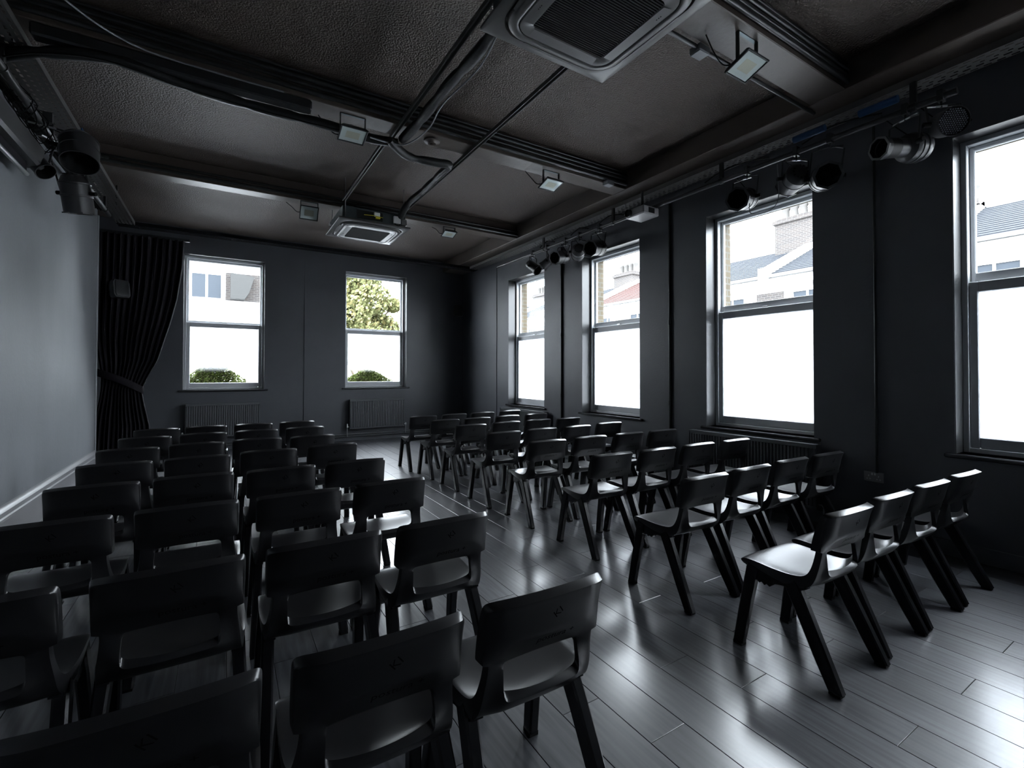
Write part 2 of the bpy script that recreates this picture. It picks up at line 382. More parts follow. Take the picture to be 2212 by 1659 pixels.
def chair_shell():
    bm = bmesh.new(); cols = [-u for u in US[::-1]][:-1] + US; n = len(cols)
    gf = GF[::-1][:-1] + GF
    F, B = [], []
    for i, (fe, fc, re, rc, W) in enumerate(ST):
        fr, br = [], []; G_ = GB if i >= 13 else GA; gr = G_[::-1][:-1] + G_
        for j, u in enumerate(cols):
            y, z = lerp2(fc, fe, gf[j]); fr.append(bm.verts.new((u * W, y + O, z)))
            g = gr[j] if i >= 7 else gf[j]
            y, z = lerp2(rc, re, g); k = .985 if abs(u) == 1 else 1
            br.append(bm.verts.new((u * W * k, y + O, z)))
        F.append(fr); B.append(br)
    cre = bm.edges.layers.float.get('crease_edge') or bm.edges.layers.float.new('crease_edge')
    mid = n // 2
    def solid(i, j): return not (i in (8, 9) and abs(j + .5 - mid) < 3)
    def face(*v):
        try: return bm.faces.new(v)
        except ValueError: return None
    m = len(ST)
    for i in range(m - 1):
        for j in range(n - 1):
            if not solid(i, j): continue
            face(F[i][j], F[i][j + 1], F[i + 1][j + 1], F[i + 1][j]); face(B[i][j + 1], B[i][j], B[i + 1][j], B[i + 1][j + 1])
            for (a, b, oi, oj) in (((i, j), (i, j + 1), i - 1, j), ((i + 1, j + 1), (i + 1, j), i + 1, j), ((i + 1, j), (i, j), i, j - 1), ((i, j + 1), (i + 1, j + 1), i, j + 1)):
                if not (0 <= oi < m - 1 and 0 <= oj < n - 1 and solid(oi, oj)):
                    face(F[b[0]][b[1]], F[a[0]][a[1]], B[a[0]][a[1]], B[b[0]][b[1]])
                    for S in (F, B):
                        e = bm.edges.get((S[a[0]][a[1]], S[b[0]][b[1]]))
                        if e: e[cre] = .85
    for i in (11, 12):     # the notch under the backrest wings stays crisp
        for S in (F, B):
            for j in (0, n - 2):
                e = bm.edges.get((S[i][j], S[i][j + 1]))
                if e: e[cre] = .8
        for j in (0, n - 1):
            e = bm.edges.get((F[i][j], B[i][j]))
            if e: e[cre] = .8
    for j in range(2, n - 3):
        e = bm.edges.get((B[13][j], B[13][j + 1]))
        if e: e[cre] = .8
    for i in (10, 11, 12):
        for j in (2, n - 3):
            e = bm.edges.get((B[i][j], B[i + 1][j]))
            if e: e[cre] = .7
    for v in list(bm.verts):
        if not v.link_faces: bm.verts.remove(v)
    bmesh.ops.recalc_face_normals(bm, faces=bm.faces)
    me = bpy.data.meshes.new('shell'); bm.to_mesh(me); bm.free()
    o = bpy.data.objects.new('shell', me); COL.objects.link(o)
    s = o.modifiers.new('s', 'SUBSURF'); s.levels = 2; s.render_levels = 2
    r = bpy.data.meshes.new_from_object(o.evaluated_get(bpy.context.evaluated_depsgraph_get())); bpy.data.objects.remove(o)
    r.shade_smooth(); r.set_sharp_from_angle(angle=rad(50)); return r
def split_mesh(me, name, keep, m):
    """a subset of a mesh's faces, keeping the shading normals of the whole"""
    cn = [tuple(c.vector) for c in me.corner_normals]
    vm, vs, fs, ns = {}, [], [], []
    for p in me.polygons:
        if not keep(p.center): continue
        f = []
        for li in p.loop_indices:
            vi = me.loops[li].vertex_index
            if vi not in vm: vm[vi] = len(vs); vs.append(tuple(me.vertices[vi].co))
            f.append(vm[vi]); ns.append(cn[li])
        fs.append(f)
    r = bpy.data.meshes.new(name); r.from_pydata(vs, [], fs); r.shade_smooth(); r.normals_split_custom_set(ns); r.materials.append(m); return r
SHELL = chair_shell()
cut = lambda c: c.z < .478 and c.y > -.19
SEAT = split_mesh(SHELL, 'seat', cut, PLASTIC); BACK = split_mesh(SHELL, 'backrest', lambda c: not cut(c), PLASTIC)
bvh = BVHTree.FromPolygons([v.co for v in SHELL.vertices], [tuple(p.vertices) for p in SHELL.polygons])
def emboss(body, size, x, z, ang):
    me = text_mesh('lettering', body, size); c, s = cos(ang), sin(ang)
    for v in me.vertices:
        a, b = v.co.x, v.co.y; px, pz = x + a * c - b * s, z + a * s + b * c
        h = bvh.ray_cast(Vector((px, -1, pz)), Vector((0, 1, 0)))[0]
        v.co = (px, (h.y if h else O + .06) - .0007, pz)
    me.materials.append(LETTER); return me
NAMEP = emboss('postura +', .034, .030, .617, 0); LOGO = emboss('KI', .036, .022, .702, rad(38))
def legmesh(pts, w, d, x0, x1):
    """pts: (y, z) top to foot; a rounded channel section"""
    loops = []; n = len(pts)
    for i, (y, z) in enumerate(pts):
        t = i / (n - 1); x = x0 + (x1 - x0) * t; D = d * (1 - .12 * t); a = .007
        dy, dz = pts[min(i + 1, n - 1)][0] - pts[max(i - 1, 0)][0], pts[min(i + 1, n - 1)][1] - pts[max(i - 1, 0)][1]
        q = math.hypot(dy, dz); px, pz = -dz / q, dy / q
        if i == n - 1: px, pz = 1, 0
        sec = [(-w / 2, -D / 2 + a), (-w / 2 + a, -D / 2), (w / 2 - a, -D / 2), (w / 2, -D / 2 + a), (w / 2, D / 2 - a), (w / 2 - a, D / 2), (-w / 2 + a, D / 2), (-w / 2, D / 2 - a)]
        loops.append([(x + u, y + v * px, z + v * pz) for u, v in sec])
    return MB().loft(loops, True, True).mesh('leg', LEGM, 40)
LEGS = []
for s in (-1, 1):
    LEGS.append((legmesh([(.158, .432), (.176, .33), (.206, .16), (.229, .014)], .042, .060, s * .190, s * .211), s * .211, .229))
    LEGS.append((legmesh([(-.020, .425), (-.085, .30), (-.163, .14), (-.228, .014)], .042, .070, s * .188, s * .211), s * .211, -.228))
FOOT = MB().prism([(-.019, -.024), (.019, -.024), (.019, .024), (-.019, .024)], 0, .016, 'z').mesh('foot', RUBBER)
def railmesh(s):
    poly = [(.186, .432), (.196, .405), (.185, .378), (.160, .362), (.148, .352), (.138, .360), (.126, .349), (.114, .358), (.100, .346), (.088, .356), (.074, .348), (.05, .37), (.02, .378), (-.03, .382), (-.075, .388), (-.10, .402), (-.095, .425), (-.04, .436)]
    return MB().prism(poly, s * .168, s * .203, 'x').mesh('side_rail', LEGM, 25)
RAILS = [railmesh(-1), railmesh(1)]
LINK = MB().box(-.015, .015, -.05, .05, -.006, .006).mesh('linking_clip', LEGM, 30, .003)
ORD = ['', 'nearest', 'second', 'third', 'fourth', 'fifth', 'sixth', 'seventh', 'farthest']
def chair(block, row, colm, x, y, a):
    r = link('stacking_chair', None, None, (x, y, 0), (0, 0, rad(a))); r.empty_display_size = .1
    rowt = {1: 'nearest row', 8: 'farthest row'}.get(row, ORD[row] + ' row from the camera')
    if block == 'L': who = {4: 'beside the aisle', 3: 'second from the aisle', 2: 'third from the aisle', 1: 'by the pale side wall'}[colm]
    else: who = {1: 'beside the aisle', 2: 'second from the aisle', 3: 'second from the windows', 4: 'nearest the windows'}[colm]
    tag(r, 'black plastic chair, %s block, %s, %s' % ('left' if block == 'L' else 'right', rowt, who), 'chair', 'rows of black chairs in the %s block' % ('left' if block == 'L' else 'right'))
    link('seat', SEAT, r); b = link('backrest', BACK, r); link('lettering', NAMEP, b); link('logo', LOGO, b)
    for me, fx, fy in LEGS:
        l = link('leg', me, r); link('foot', FOOT, l, (fx, fy, 0))
    for me in RAILS: link('side_rail', me, r)
    return r
CHAIRS = [("L",1,2,-0.126,1.325,-1.1), ("L",1,3,0.345,1.315,-0.8), ("L",1,4,0.819,1.307,-0.8), ("L",2,1,-0.614,2.07,-0.4), ("L",2,2,-0.133,2.064,-0.4), ("L",2,3,0.345,2.066,-0.5), ("L",2,4,0.823,2.062,-0.4), ("L",3,1,-0.616,2.887,-0.4), ("L",3,2,-0.129,2.889,-1.3), ("L",3,3,0.357,2.875,-0.7), ("L",3,4,0.842,2.881,-0.8), ("L",4,1,-0.615,3.632,1.4), ("L",4,2,-0.141,3.654,-0.4), ("L",4,3,0.341,3.624,-0.4), ("L",4,4,0.822,3.636,-0.8), ("L",5,1,-0.634,4.376,1.9), ("L",5,2,-0.156,4.402,1.1), ("L",5,3,0.329,4.458,-1.0), ("L",5,4,0.824,4.505,0.3), ("L",6,1,-0.66,5.124,0.6),
 ("L",6,2,-0.187,5.2,-1.1), ("L",6,3,0.292,5.243,-2.5), ("L",6,4,0.771,5.215,-0.2), ("L",7,1,-0.633,5.903,-0.2), ("L",7,2,-0.163,5.967,-0.6), ("L",7,3,0.32,6.002,-0.0), ("L",7,4,0.806,6.036,2.3), ("L",8,1,-0.621,6.65,2.4), ("L",8,2,-0.158,6.712,-0.8), ("L",8,3,0.326,6.727,-0.4), ("L",8,4,0.816,6.763,0.8), ("R",1,1,2.502,1.234,-1.4), ("R",1,2,3.007,1.242,-1.7), ("R",1,3,3.516,1.234,-2.3), ("R",1,4,4.044,1.226,-1.9), ("R",2,1,2.547,2.024,-1.1), ("R",2,2,3.052,2.036,-0.0), ("R",2,3,3.571,2.047,-0.9), ("R",2,4,4.094,2.039,-1.6), ("R",3,1,2.608,2.898,-1.8),
 ("R",3,2,3.117,2.887,-0.8), ("R",3,3,3.641,2.885,-1.0), ("R",3,4,4.169,2.872,-1.2), ("R",4,1,2.6,3.74,-2.4), ("R",4,2,3.12,3.742,-1.7), ("R",4,3,3.649,3.743,-1.4), ("R",4,4,4.177,3.74,-2.5), ("R",5,1,2.565,4.484,-1.0), ("R",5,2,3.093,4.539,0.8), ("R",5,3,3.602,4.535,1.8), ("R",5,4,4.195,4.613,-1.1), ("R",6,1,2.573,5.288,-0.1), ("R",6,2,3.104,5.341,0.9), ("R",6,3,3.627,5.383,0.4), ("R",6,4,4.139,5.372,0.9), ("R",7,1,2.543,6.006,1.3), ("R",7,2,3.041,6.03,1.2), ("R",7,3,3.567,6.091,2.2), ("R",7,4,4.112,6.14,1.5), ("R",8,1,2.481,6.647,0.7), ("R",8,2,3.006,6.732,2.1), ("R",8,3,3.538,6.803,0.7), ("R",8,4,4.09,6.88,2.2)]
for c in CHAIRS: chair(*c)
# ================================================================== CEILING UNITS
def rsq(h, r, z, n=12):
    pts = []
    for qx, qy, a0 in ((1, 1, 0), (-1, 1, 90), (-1, -1, 180), (1, -1, 270)):
        for k in range(n + 1):
            a = rad(a0 + 90 * k / n); pts.append((qx * (h - r) + r * cos(a), qy * (h - r) + r * sin(a), z))
    return pts
def cassette(loc, label, detail):
    t = thing('ceiling_air_unit', label, 'air conditioner', loc)
    MB().loft([rsq(.475, .012, .02), rsq(.475, .012, .004), rsq(.470, .012, 0), rsq(.425, .16, -.006), rsq(.412, .16, -.006), rsq(.408, .16, .012)], True).obj('outer_frame', PANEL, t, 40)
    MB().loft([rsq(.398, .155, .012), rsq(.396, .155, -.014), rsq(.388, .15, -.024), rsq(.355, .13, -.032), rsq(.345, .11, -.030), rsq(.338, .10, -.026)], False, False).obj('fascia_ring', PANEL, t, 50)
    MB().loft([rsq(.334, .10, -.026), rsq(.330, .095, -.031), rsq(.262, .03, -.033), rsq(.256, .028, -.028), rsq(.256, .028, 0)], False, False).obj('grille_surround', PANEL, t, 40)
    g = MB(); nb = 34
    for i in range(nb):
        x = -.252 + .504 * (i + .5) / nb; g.box(-.256, .256, x - .0042, x + .0042, -.030, -.010)
    g.obj('grille_slats', SLAT, t)
    MB().box(-.256, .256, -.256, .256, .004, .01).obj('filter', LAMPI, t)
    MB().loft([rsq(.410, .16, .014), rsq(.33, .10, .014)]).obj('air_slot', LAMPI, t)
    for k in range(4):
        v = MB(); L0 = []
        for i in range(13):
            u = -1 + i / 6; x = u * .215; b = .012 * (1 - u * u)
            L0.append([(x, -.388 - b * .2, -.026), (x, -.405 - b, -.016), (x, -.404 - b, -.010), (x, -.388, -.020)])
        v.loft(L0, True, True); v.obj('louvre', PANEL, t, 40, rot=(0, 0, pi / 2 * k))
    for k, (x, y) in enumerate(((-.30, .10), (.30, -.18))):
        d = MB()
        for i in range(3): d.lathe([(0, 0), (.003, 0), (.003, .004)], 8, Matrix.Translation((x, y + i * .014, -.0345)))
        d.obj('indicator_lights', LAMPI, t)
    MB().box(-.42, .42, -.42, .42, .021, .19).obj('casing', GALV, t, bevel=.008)
    for x in (-.38, .38):
        for y in (-.38, .38):
            MB().tube([(x * 1.02, y * 1.13, .04), (x * 1.02, y * 1.13, ZC - loc[2])], .005, 6).obj('hanging_rod', STEEL, t)
    if detail:
        MB().box(-.24, .10, -.424, -.421, .05, .16).obj('open_side_panel', LAMPI, t)
        MB().box(-.02, .06, -.45, -.424, .10, .16).obj('pump_housing', WHITEP, t, bevel=.008)
        MB().box(.0, .06, -.455, -.424, .075, .095).obj('yellow_tag', YELLOW, t)
        MB().tube(smooth_path([(-.15, -.44, .10), (-.02, -.45, .105), (.10, -.44, .10)]), .004, 6).obj('earth_wire', YELLOW, t)
        MB().box(.24, .34, -.46, -.424, .05, .15).obj('isolator_box', WHITEP, t, bevel=.006)
        MB().tube(smooth_path([(.26, -.45, .05), (.27, -.47, .02), (.31, -.47, .015), (.33, -.45, .05)]), .006, 6).obj('flex', RUBBER, t)
        MB().box(.36, .43, -.45, -.42, .04, .13).obj('pipe_flange', STEEL, t, bevel=.01)
        MB().box(-.50, -.475, .0, .06, .03, .06).obj('corner_bracket', WHITEP, t)
    return t
cassette((1.724, 1.917, 3.385), 'large square ceiling air unit nearest the camera', False)
cassette((1.716, 6.705, 3.385), 'square ceiling air unit with exposed metal casing near the far windows', True)
# ---- suspended rails and lagged pipes
def rail(name, label, p, q, w=.04, h=.035, m=None):
    (x0, y0, z0), (x1, y1, _) = p, q; b = MB()
    if abs(x1 - x0) > abs(y1 - y0):
        b.box(x0, x1, y0 - w / 2, y0 - w / 2 + .008, z0, z0 + h).box(x0, x1, y0 + w / 2 - .008, y0 + w / 2, z0, z0 + h).box(x0, x1, y0 - w / 2, y0 + w / 2, z0 + h - .006, z0 + h)
    else:
        b.box(x0 - w / 2, x0 - w / 2 + .008, y0, y1, z0, z0 + h).box(x0 + w / 2 - .008, x0 + w / 2, y0, y1, z0, z0 + h).box(x0 - w / 2, x0 + w / 2, y0, y1, z0 + h - .006, z0 + h)
    return tag(b.obj(name, m or TRACK, bevel=.001), label, 'rail', 'steel channels below the ceiling')
rail('steel_channel', 'steel channel from the near air unit to the middle beam, left one', (1.37, 2.1, 3.66), (1.37, 4.6, 3.66))
rail('steel_channel', 'bright steel channel ending at the far air unit, left one', (1.335, 4.6, 3.66), (1.335, 6.4, 3.66))
rail('steel_channel', 'long steel channel along the right side of both air units', (2.15, 2.4, 3.66), (2.11, 6.6, 3.66))
def lagged(label, pts, r=.042, parent=None):
    P = smooth_path(pts, 8); L = 0; rs = []
    for i, p in enumerate(P):
        if i: L += (p - P[i - 1]).length
        f = (L % .42) / .42; rs.append(r * (.80 if f < .07 or f > .94 else .93 + .12 * sin(pi * f)))
    o = MB().tube(P, rs, 10).obj('lagged_pipe', LAG, None, 50); return tag(o, label, 'pipe', 'lagged pipes under the ceiling')
lagged('lagged black pipe from the near air unit to the middle beam', [(1.24, 1.9, 3.43), (1.30, 2.15, 3.50), (1.44, 2.4, 3.60), (1.47, 2.8, 3.60), (1.46, 3.3, 3.62), (1.45, 3.9, 3.61), (1.42, 4.28, 3.60)])
lagged('lagged black pipe along the middle beam to the left wall', [(1.40, 4.36, 3.60), (1.15, 4.40, 3.59), (.74, 4.38, 3.60), (.2, 4.39, 3.60), (-.27, 4.34, 3.60), (-.67, 4.25, 3.60), (-1.02, 4.33, 3.57), (-1.30, 4.52, 3.56), (-1.44, 4.7, 3.55)])
lagged('lagged black pipe from the middle beam to the far air unit', [(1.30, 4.30, 3.57), (1.55, 4.50, 3.56), (1.85, 4.53, 3.58), (2.02, 4.55, 3.60), (2.04, 4.8, 3.61), (2.06, 5.4, 3.62), (2.03, 5.9, 3.60), (2.04, 6.2, 3.52)])
for i, (lab, pts) in enumerate((('thin grey flex beside the near lagged pipe', [(1.28, 2.0, 3.43), (1.40, 2.3, 3.545), (1.53, 2.9, 3.57), (1.50, 3.5, 3.58), (1.53, 3.9, 3.56), (1.45, 4.25, 3.55), (1.30, 4.31, 3.55), (1.12, 4.28, 3.54)]),
        ('thin flex under the lagged pipe of the middle beam', [(1.1, 4.28, 3.545), (.7, 4.31, 3.54), (.2, 4.33, 3.55), (-.3, 4.29, 3.55), (-.7, 4.20, 3.55), (-1.05, 4.27, 3.52), (-1.35, 4.50, 3.51)]),
        ('thin white cable looping across the ceiling at the left', [(-1.12, 2.2, 3.62), (-.98, 3.1, 3.60), (-.85, 3.7, 3.62), (-.55, 4.1, 3.66), (-.1, 4.19, 3.68), (.4, 4.19, 3.68)]))):
    cable('flex_cable', pts, .006, lab, m=GREYB if i != 1 else RUBBER)
o = MB().box(-1.10, .62, 4.225, 4.33, 3.615, ZS).obj('cable_trunking', DARKP, bevel=.012); tag(o, 'black cable trunking under the left half of the middle beam', 'trunking')
# ---- perimeter cable tray
def tray(label, x0, x1, y0, y1, z=3.60, m=None):
    t = MB(); ax = (x1 - x0) > (y1 - y0); a0, a1 = (x0, x1) if ax else (y0, y1); b0, b1 = (y0, y1) if ax else (x0, x1)
    def bx(u0, u1, v0, v1, z0, z1): t.box(u0, u1, v0, v1, z0, z1) if ax else t.box(v0, v1, u0, u1, z0, z1)
    w = b1 - b0; n = 5; sl = .016
    ys = [b0 + w * (i + .5) / n for i in range(n)]; cur = b0
    for y in ys: bx(a0, a1, cur, y - sl / 2, z, z + .002); cur = y + sl / 2
    bx(a0, a1, cur, b1, z, z + .002)
    L = a0; k = 0
    while L < a1:
        for i, y in enumerate(ys):
            o = .03 if i % 2 else 0
            bx(min(L + o, a1 - .02), min(L + o + (.028 if i != 2 else .045), a1), y - sl / 2, y + sl / 2, z, z + .002)
        L += .07
    bx(a0, a1, b0 - .0, b0 + .002, z, z + .05); bx(a0, a1, b1 - .002, b1, z, z + .05)
    return tag(t.obj('cable_tray', m or TRACK), label, 'cable tray', 'perforated cable trays round the ceiling')
tray('perforated steel cable tray above the right wall windows', 4.43, 4.63, YB + .05, 8.9)
tray('perforated steel cable tray along the left side wall', -1.36, -1.14, YB + .05, 8.9)
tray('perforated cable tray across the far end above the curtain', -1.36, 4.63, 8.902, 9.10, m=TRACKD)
for i, y in enumerate((.6, 2.6, 4.5, 6.6, 8.2)):
    o = MB().box(4.52, 4.54, y - .02, y + .02, 3.602, ZS).obj('tray_hanger', DARKP); tag(o, 'black hanger %s of the right cable tray' % ['nearest', 'second', 'third', 'fourth', 'farthest'][i], 'bracket', 'hangers of the right cable tray')
    if i: 
        o = MB().box(-1.26, -1.24, y - .02, y + .02, 3.602, ZC).obj('tray_hanger', DARKP); tag(o, 'black hanger %s of the left cable tray' % ['', 'nearest', 'second', 'third', 'farthest'][i], 'bracket', 'hangers of the left cable tray')
# ---- lighting bars
def bar(label, x, z, y0, y1, r=.024):
    t = thing('lighting_bar', label, 'lighting bar', (x, y0, z))
    MB().tube([(0, 0, 0), (0, y1 - y0, 0)], r, 16).obj('tube', LAMP, t, 50)
    y = .25
    while y < y1 - y0:
        MB().box(-.012, .012, y - .02, y + .02, .015, 3.60 - z).obj('hanger', DARKP, t); MB().tube([(0, y - .02, 0), (0, y + .02, 0)], r + .008, 12).obj('clamp', DARKP, t, 40)
        y += 1.6
    return t
bar('black scaffold lighting bar in front of the window wall', 4.42, 3.41, 1.15, 7.7)
bar('black scaffold lighting bar along the left side wall', -1.28, 3.44, 2.6, 7.9, .026)
tag(MB().tube([(-1.36, 7.9, 3.49), (-1.36, 1.0, 3.49)], .010, 8).tube([(-1.39, 7.9, 3.5), (-1.39, 1.0, 3.5)], .010, 8).tube([(-1.42, 7.9, 3.51), (-1.42, 1.0, 3.51)], .012, 8).obj('wall_cables', RUBBER, None, 50), 'three black cables running high along the left wall', 'cable')
# ---- stage lanterns
def orient(d): return Vector(d).normalized().to_track_quat('Z', 'Y').to_matrix().to_4x4()
def lantern(label, loc, d, barp, r=.10, L=.26, kind='par', frame=True, cabl=True):
    t = thing('stage_lantern', label, 'stage light', loc); M_ = orient(d)
    if kind == 'par':
        body = [(r * .96, L * .5), (r, L * .5), (r, L * .1), (r * 1.04, L * .09), (r * 1.04, L * .05), (r, L * .04), (r, -L * .22), (r * 1.04, -L * .23), (r * 1.04, -L * .27), (r * .95, -L * .3), (r * .8, -L * .42), (r * .45, -L * .5), (0, -L * .52)]
    elif kind == 'profile':
        body = [(r * .72, L * .5), (r * .76, L * .5), (r * .76, L * .42), (r * .66, L * .40), (r * .66, 0), (r * .8, -.02), (r * .95, -.03), (r, -L * .12), (r, -L * .17), (r * 1.05, -L * .175), (r * 1.05, -L * .2), (r, -L * .21), (r, -L * .28), (r * 1.05, -L * .285), (r * 1.05, -L * .31), (r, -L * .32), (r * .95, -L * .4), (r * .7, -L * .47), (0, -L * .5)]
    else:
        body = [(r * .93, L * .5), (r, L * .5), (r, L * .42), (r * .9, L * .3), (r * .9, -L * .3), (r * .8, -L * .45), (r * .5, -L * .5), (0, -L * .5)]
    MB().lathe(body, 28, M_).obj('housing', LAMP, t, 35)
    MB().lathe([(body[0][0], L * .5), (body[0][0] * .94, L * .2), (body[0][0] * .5, -L * .05), (0, -L * .1)], 28, M_).obj('inner_tube', LAMPI, t, 40)
    rr = body[1][0]
    if kind == 'led':
        g = MB(); n = 0
        for i in range(-6, 7):
            for j in range(-6, 7):
                x, y = i * .0148 + (j % 2) * .0074, j * .0128
                if x * x + y * y < (rr * .86) ** 2: g.lathe([(0, L * .47), (.0045, L * .46), (.0055, L * .44)], 6, M_ @ Matrix.Translation((x, y, 0)))
        g.obj('led_lenses', LENSM, t)['kind'] = 'stuff'; MB().lathe([(0, L * .44), (rr * .9, L * .44)], 24, M_).obj('lens_plate', LAMPI, t)
    if frame and kind != 'led':
        f = MB(); hh = rr * 1.12
        f.lathe([(rr * .90, L * .5), (rr * 1.1, L * .5), (rr * 1.1, L * .5 + .012), (rr * .90, L * .5 + .012)], 8, None, True)
        f.v = [tuple(M_ @ Vector(v)) for v in f.v]; f.obj('gel_frame', LAMP, t)
    # rear vents
    v = MB()
    for k in range(12):
        a = 2 * pi * k / 12; q = M_ @ Matrix.Rotation(a, 4, 'Z'); c = MB().box(r * .52, r * .66, -.006, .006, -L * .49, -L * .42); v.add([q @ Vector(p) for p in c.v], c.f)
    v.obj('vent', LAMPI, t)
    # yoke and hook clamp
    D = Vector(d).normalized(); side = D.cross(Vector((0, 0, 1))); side = side.normalized() if side.length > .2 else Vector((0, 1, 0))
    top = Vector(barp) - Vector(loc) + Vector((0, 0, -.07)); A, B = side * r * 1.12, -side * r * 1.12
    up = Vector((0, 0, 1)) * max(top.z, .05)
    for s_ in (A, B): MB().tube([s_, s_ + Vector((top.x * .6, top.y * .6, up.z * .9)), top + s_ * .35 + Vector((0, 0, 0))], .008, 6).obj('yoke_arm', LAMP, t)
    MB().tube([A * .9, A * 1.3], .018, 10).tube([B * .9, B * 1.3], .018, 10).obj('tilt_knob', RUBBER, t, 40)
    MB().tube([top + A * .8, top + B * .8], .008, 6).obj('yoke_bar', STEEL if cabl else LAMP, t)
    c = MB().tube([top + Vector((0, 0, -.01)), top + Vector((0, 0, .05))], .008, 8)
    c.box(top.x - .03, top.x + .03, top.y - .018, top.y + .018, top.z + .035, top.z + .115); c.obj('hook_clamp', LAMP, t)
    if cabl:
        bk = -D * L * .45
        MB().tube(smooth_path([bk, bk + Vector((.03, .05, -.06)), bk + Vector((.06, -.02, -.02)), top + Vector((.02, .10, .02)), top + Vector((0, .15, .10))]), .004, 6).obj('lead', RUBBER, t)
    return t
BX, BZ = 4.42, 3.41
lantern('short black spotlight aimed down in front of the farthest right window', (4.38, 6.45, 3.17), (.25, -.75, -.6), (BX, 6.5, BZ), .085, .24, 'fresnel')
lantern('small dark spotlight between the two far right windows, tilted', (4.42, 6.08, 3.18), (-.5, .5, -.6), (BX, 6.1, BZ), .08, .22, 'fresnel', cabl=False)
lantern('cylindrical black lantern left of the chimney window, facing the room', (4.36, 5.66, 3.16), (-.93, -.25, -.22), (BX, 5.62, BZ), .098, .30)
lantern('black lantern with round vented rear cap above the second right window edge', (4.40, 5.30, 3.17), (.55, .75, -.15), (BX, 5.3, BZ), .095, .24)
lantern('cylindrical black lantern over the top corner of the second right window', (4.36, 4.86, 3.12), (-.93, -.25, -.22), (BX, 4.86, BZ), .105, .32)
lantern('cylindrical black lantern with dangling lead over the third right window', (4.36, 2.72, 3.12), (-.93, -.22, -.25), (BX, 2.72, BZ), .105, .34)
lantern('black lantern seen from its vented rear over the third right window', (4.38, 2.25, 3.16), (.55, .75, -.15), (BX, 2.25, BZ), .10, .24)
lantern('dark round lantern at the right corner of the third right window', (4.38, 2.00, 3.08), (-.75, -.55, -.2), (BX, 1.97, BZ), .105, .26, cabl=False)
lantern('long black profile lantern near the bar end, its domed back towards the fourth window', (4.40, 1.46, 3.12), (-.92, .36, -.10), (BX, 1.45, BZ), .105, .42, 'profile')
lantern('round lantern with a honeycomb of small lenses at the end of the window bar', (4.34, 1.19, 3.17), (-.70, -.75, -.30), (BX, 1.24, BZ), .098, .16, 'led')
for i, (y, y2) in enumerate(((6.3, 5.9), (5.5, 5.1), (4.9, 4.4), (3.2, 2.5), (2.2, 1.6))):
    cable('bar_cable', [(BX, y, BZ + .05), (BX + .03, (y * 2 + y2) / 3, BZ + .12), (BX + .02, (y + 2 * y2) / 3, BZ + .10), (BX, y2, BZ + .05)], .007, 'slack black cable lying on the window lighting bar, %s from the far end' % ['first', 'second', 'third', 'fourth', 'fifth'][i])
cable('bar_cable', [(4.30, 2.62, 3.05), (4.28, 2.60, 2.93), (4.29, 2.45, 2.90), (4.32, 2.36, 3.0), (4.38, 2.40, 3.35)], .004, 'thin grey lead looping down across the third right window', m=GREYB)
LX, LZ = -1.28, 3.44
lantern('big open black lantern hanging on the left lighting bar', (-1.04, 5.22, 3.26), (.10, -.42, -.85), (LX + .04, 5.24, LZ + .04), .128, .30, frame=False)
lantern('black lantern pointing straight down below the left lighting bar', (-1.16, 5.74, 3.04), (.10, .22, -1), (LX, 5.7, LZ + .02), .112, .34)
lantern('small dark lantern tucked against the left wall behind the bar', (-1.34, 5.42, 3.15), (.5, -.3, -.6), (LX, 5.45, LZ + .02), .075, .2, 'fresnel', frame=False)
o = MB().box(-1.30, -1.285, 5.36, 5.62, 3.46, 3.50).obj('paper_tag', WHITEP, None); tag(o, 'strip of white tape stuck on the left lighting bar', 'tape')
tg = MB(); random.seed(4)
for k in range(8):
    y = 4.7 + .09 * k
    tg.tube(smooth_path([(-1.27, y, 3.47), (-1.20 - .03 * random.random(), y + .05, 3.40 - .1 * random.random()), (-1.30, y + .12, 3.34 - .08 * random.random()), (-1.36, y + .05, 3.42), (-1.26, y + .2, 3.50)]), .004, 5)
o = tg.obj('cable_tangle', RUBBER, None, 60); tag(o, 'tangle of thin black cable looped round the left lighting bar', 'cable'); o['kind'] = 'stuff'
o = MB().box(-1.139, -1.125, 5.74, 5.95, 3.60, 3.66).obj('tape_roll', BLUE, bevel=.006); tag(o, 'blue taped connector on the edge of the left cable tray', 'connector')
for i, (y, x) in enumerate(((2.13, 4.40), (1.62, 4.41))):
    o = MB().tube([(x, y - .13, 3.52), (x, y + .13, 3.52)], .03, 10).obj('cable_connector', BLUE, None, 50); tag(o, 'blue cable connector above the window lighting bar, %s' % ('over the third window' if i == 0 else 'near the profile lantern'), 'connector')
# ---- projector
t = thing('projector', 'grey box projector hung from a pole by the window wall', 'projector', (4.305, 3.985, 3.28))
MB().box(-.135, .135, -.145, .145, 0, .10).obj('body', mat('grey_projector_shell', (.30, .29, .29), .4, .5), t, bevel=.012)
MB().lathe([(.0, .012), (.03, .012), (.034, .0), (.042, 0), (.045, .03), (.045, -.01)], 24, Matrix.Translation((-.135, .08, .05)) @ Matrix.Rotation(rad(-90), 4, 'Y')).obj('lens', LAMPI, t, 40)
MB().box(-.05, .05, -.148, -.145, .02, .08).obj('vent', LAMPI, t)
MB().tube([(0, 0, .10), (0, 0, .20), (0, .0, .32)], .018, 12).obj('pole', LAMP, t, 40); MB().box(-.05, .05, -.05, .05, .10, .115).obj('mount_plate', LAMP, t)
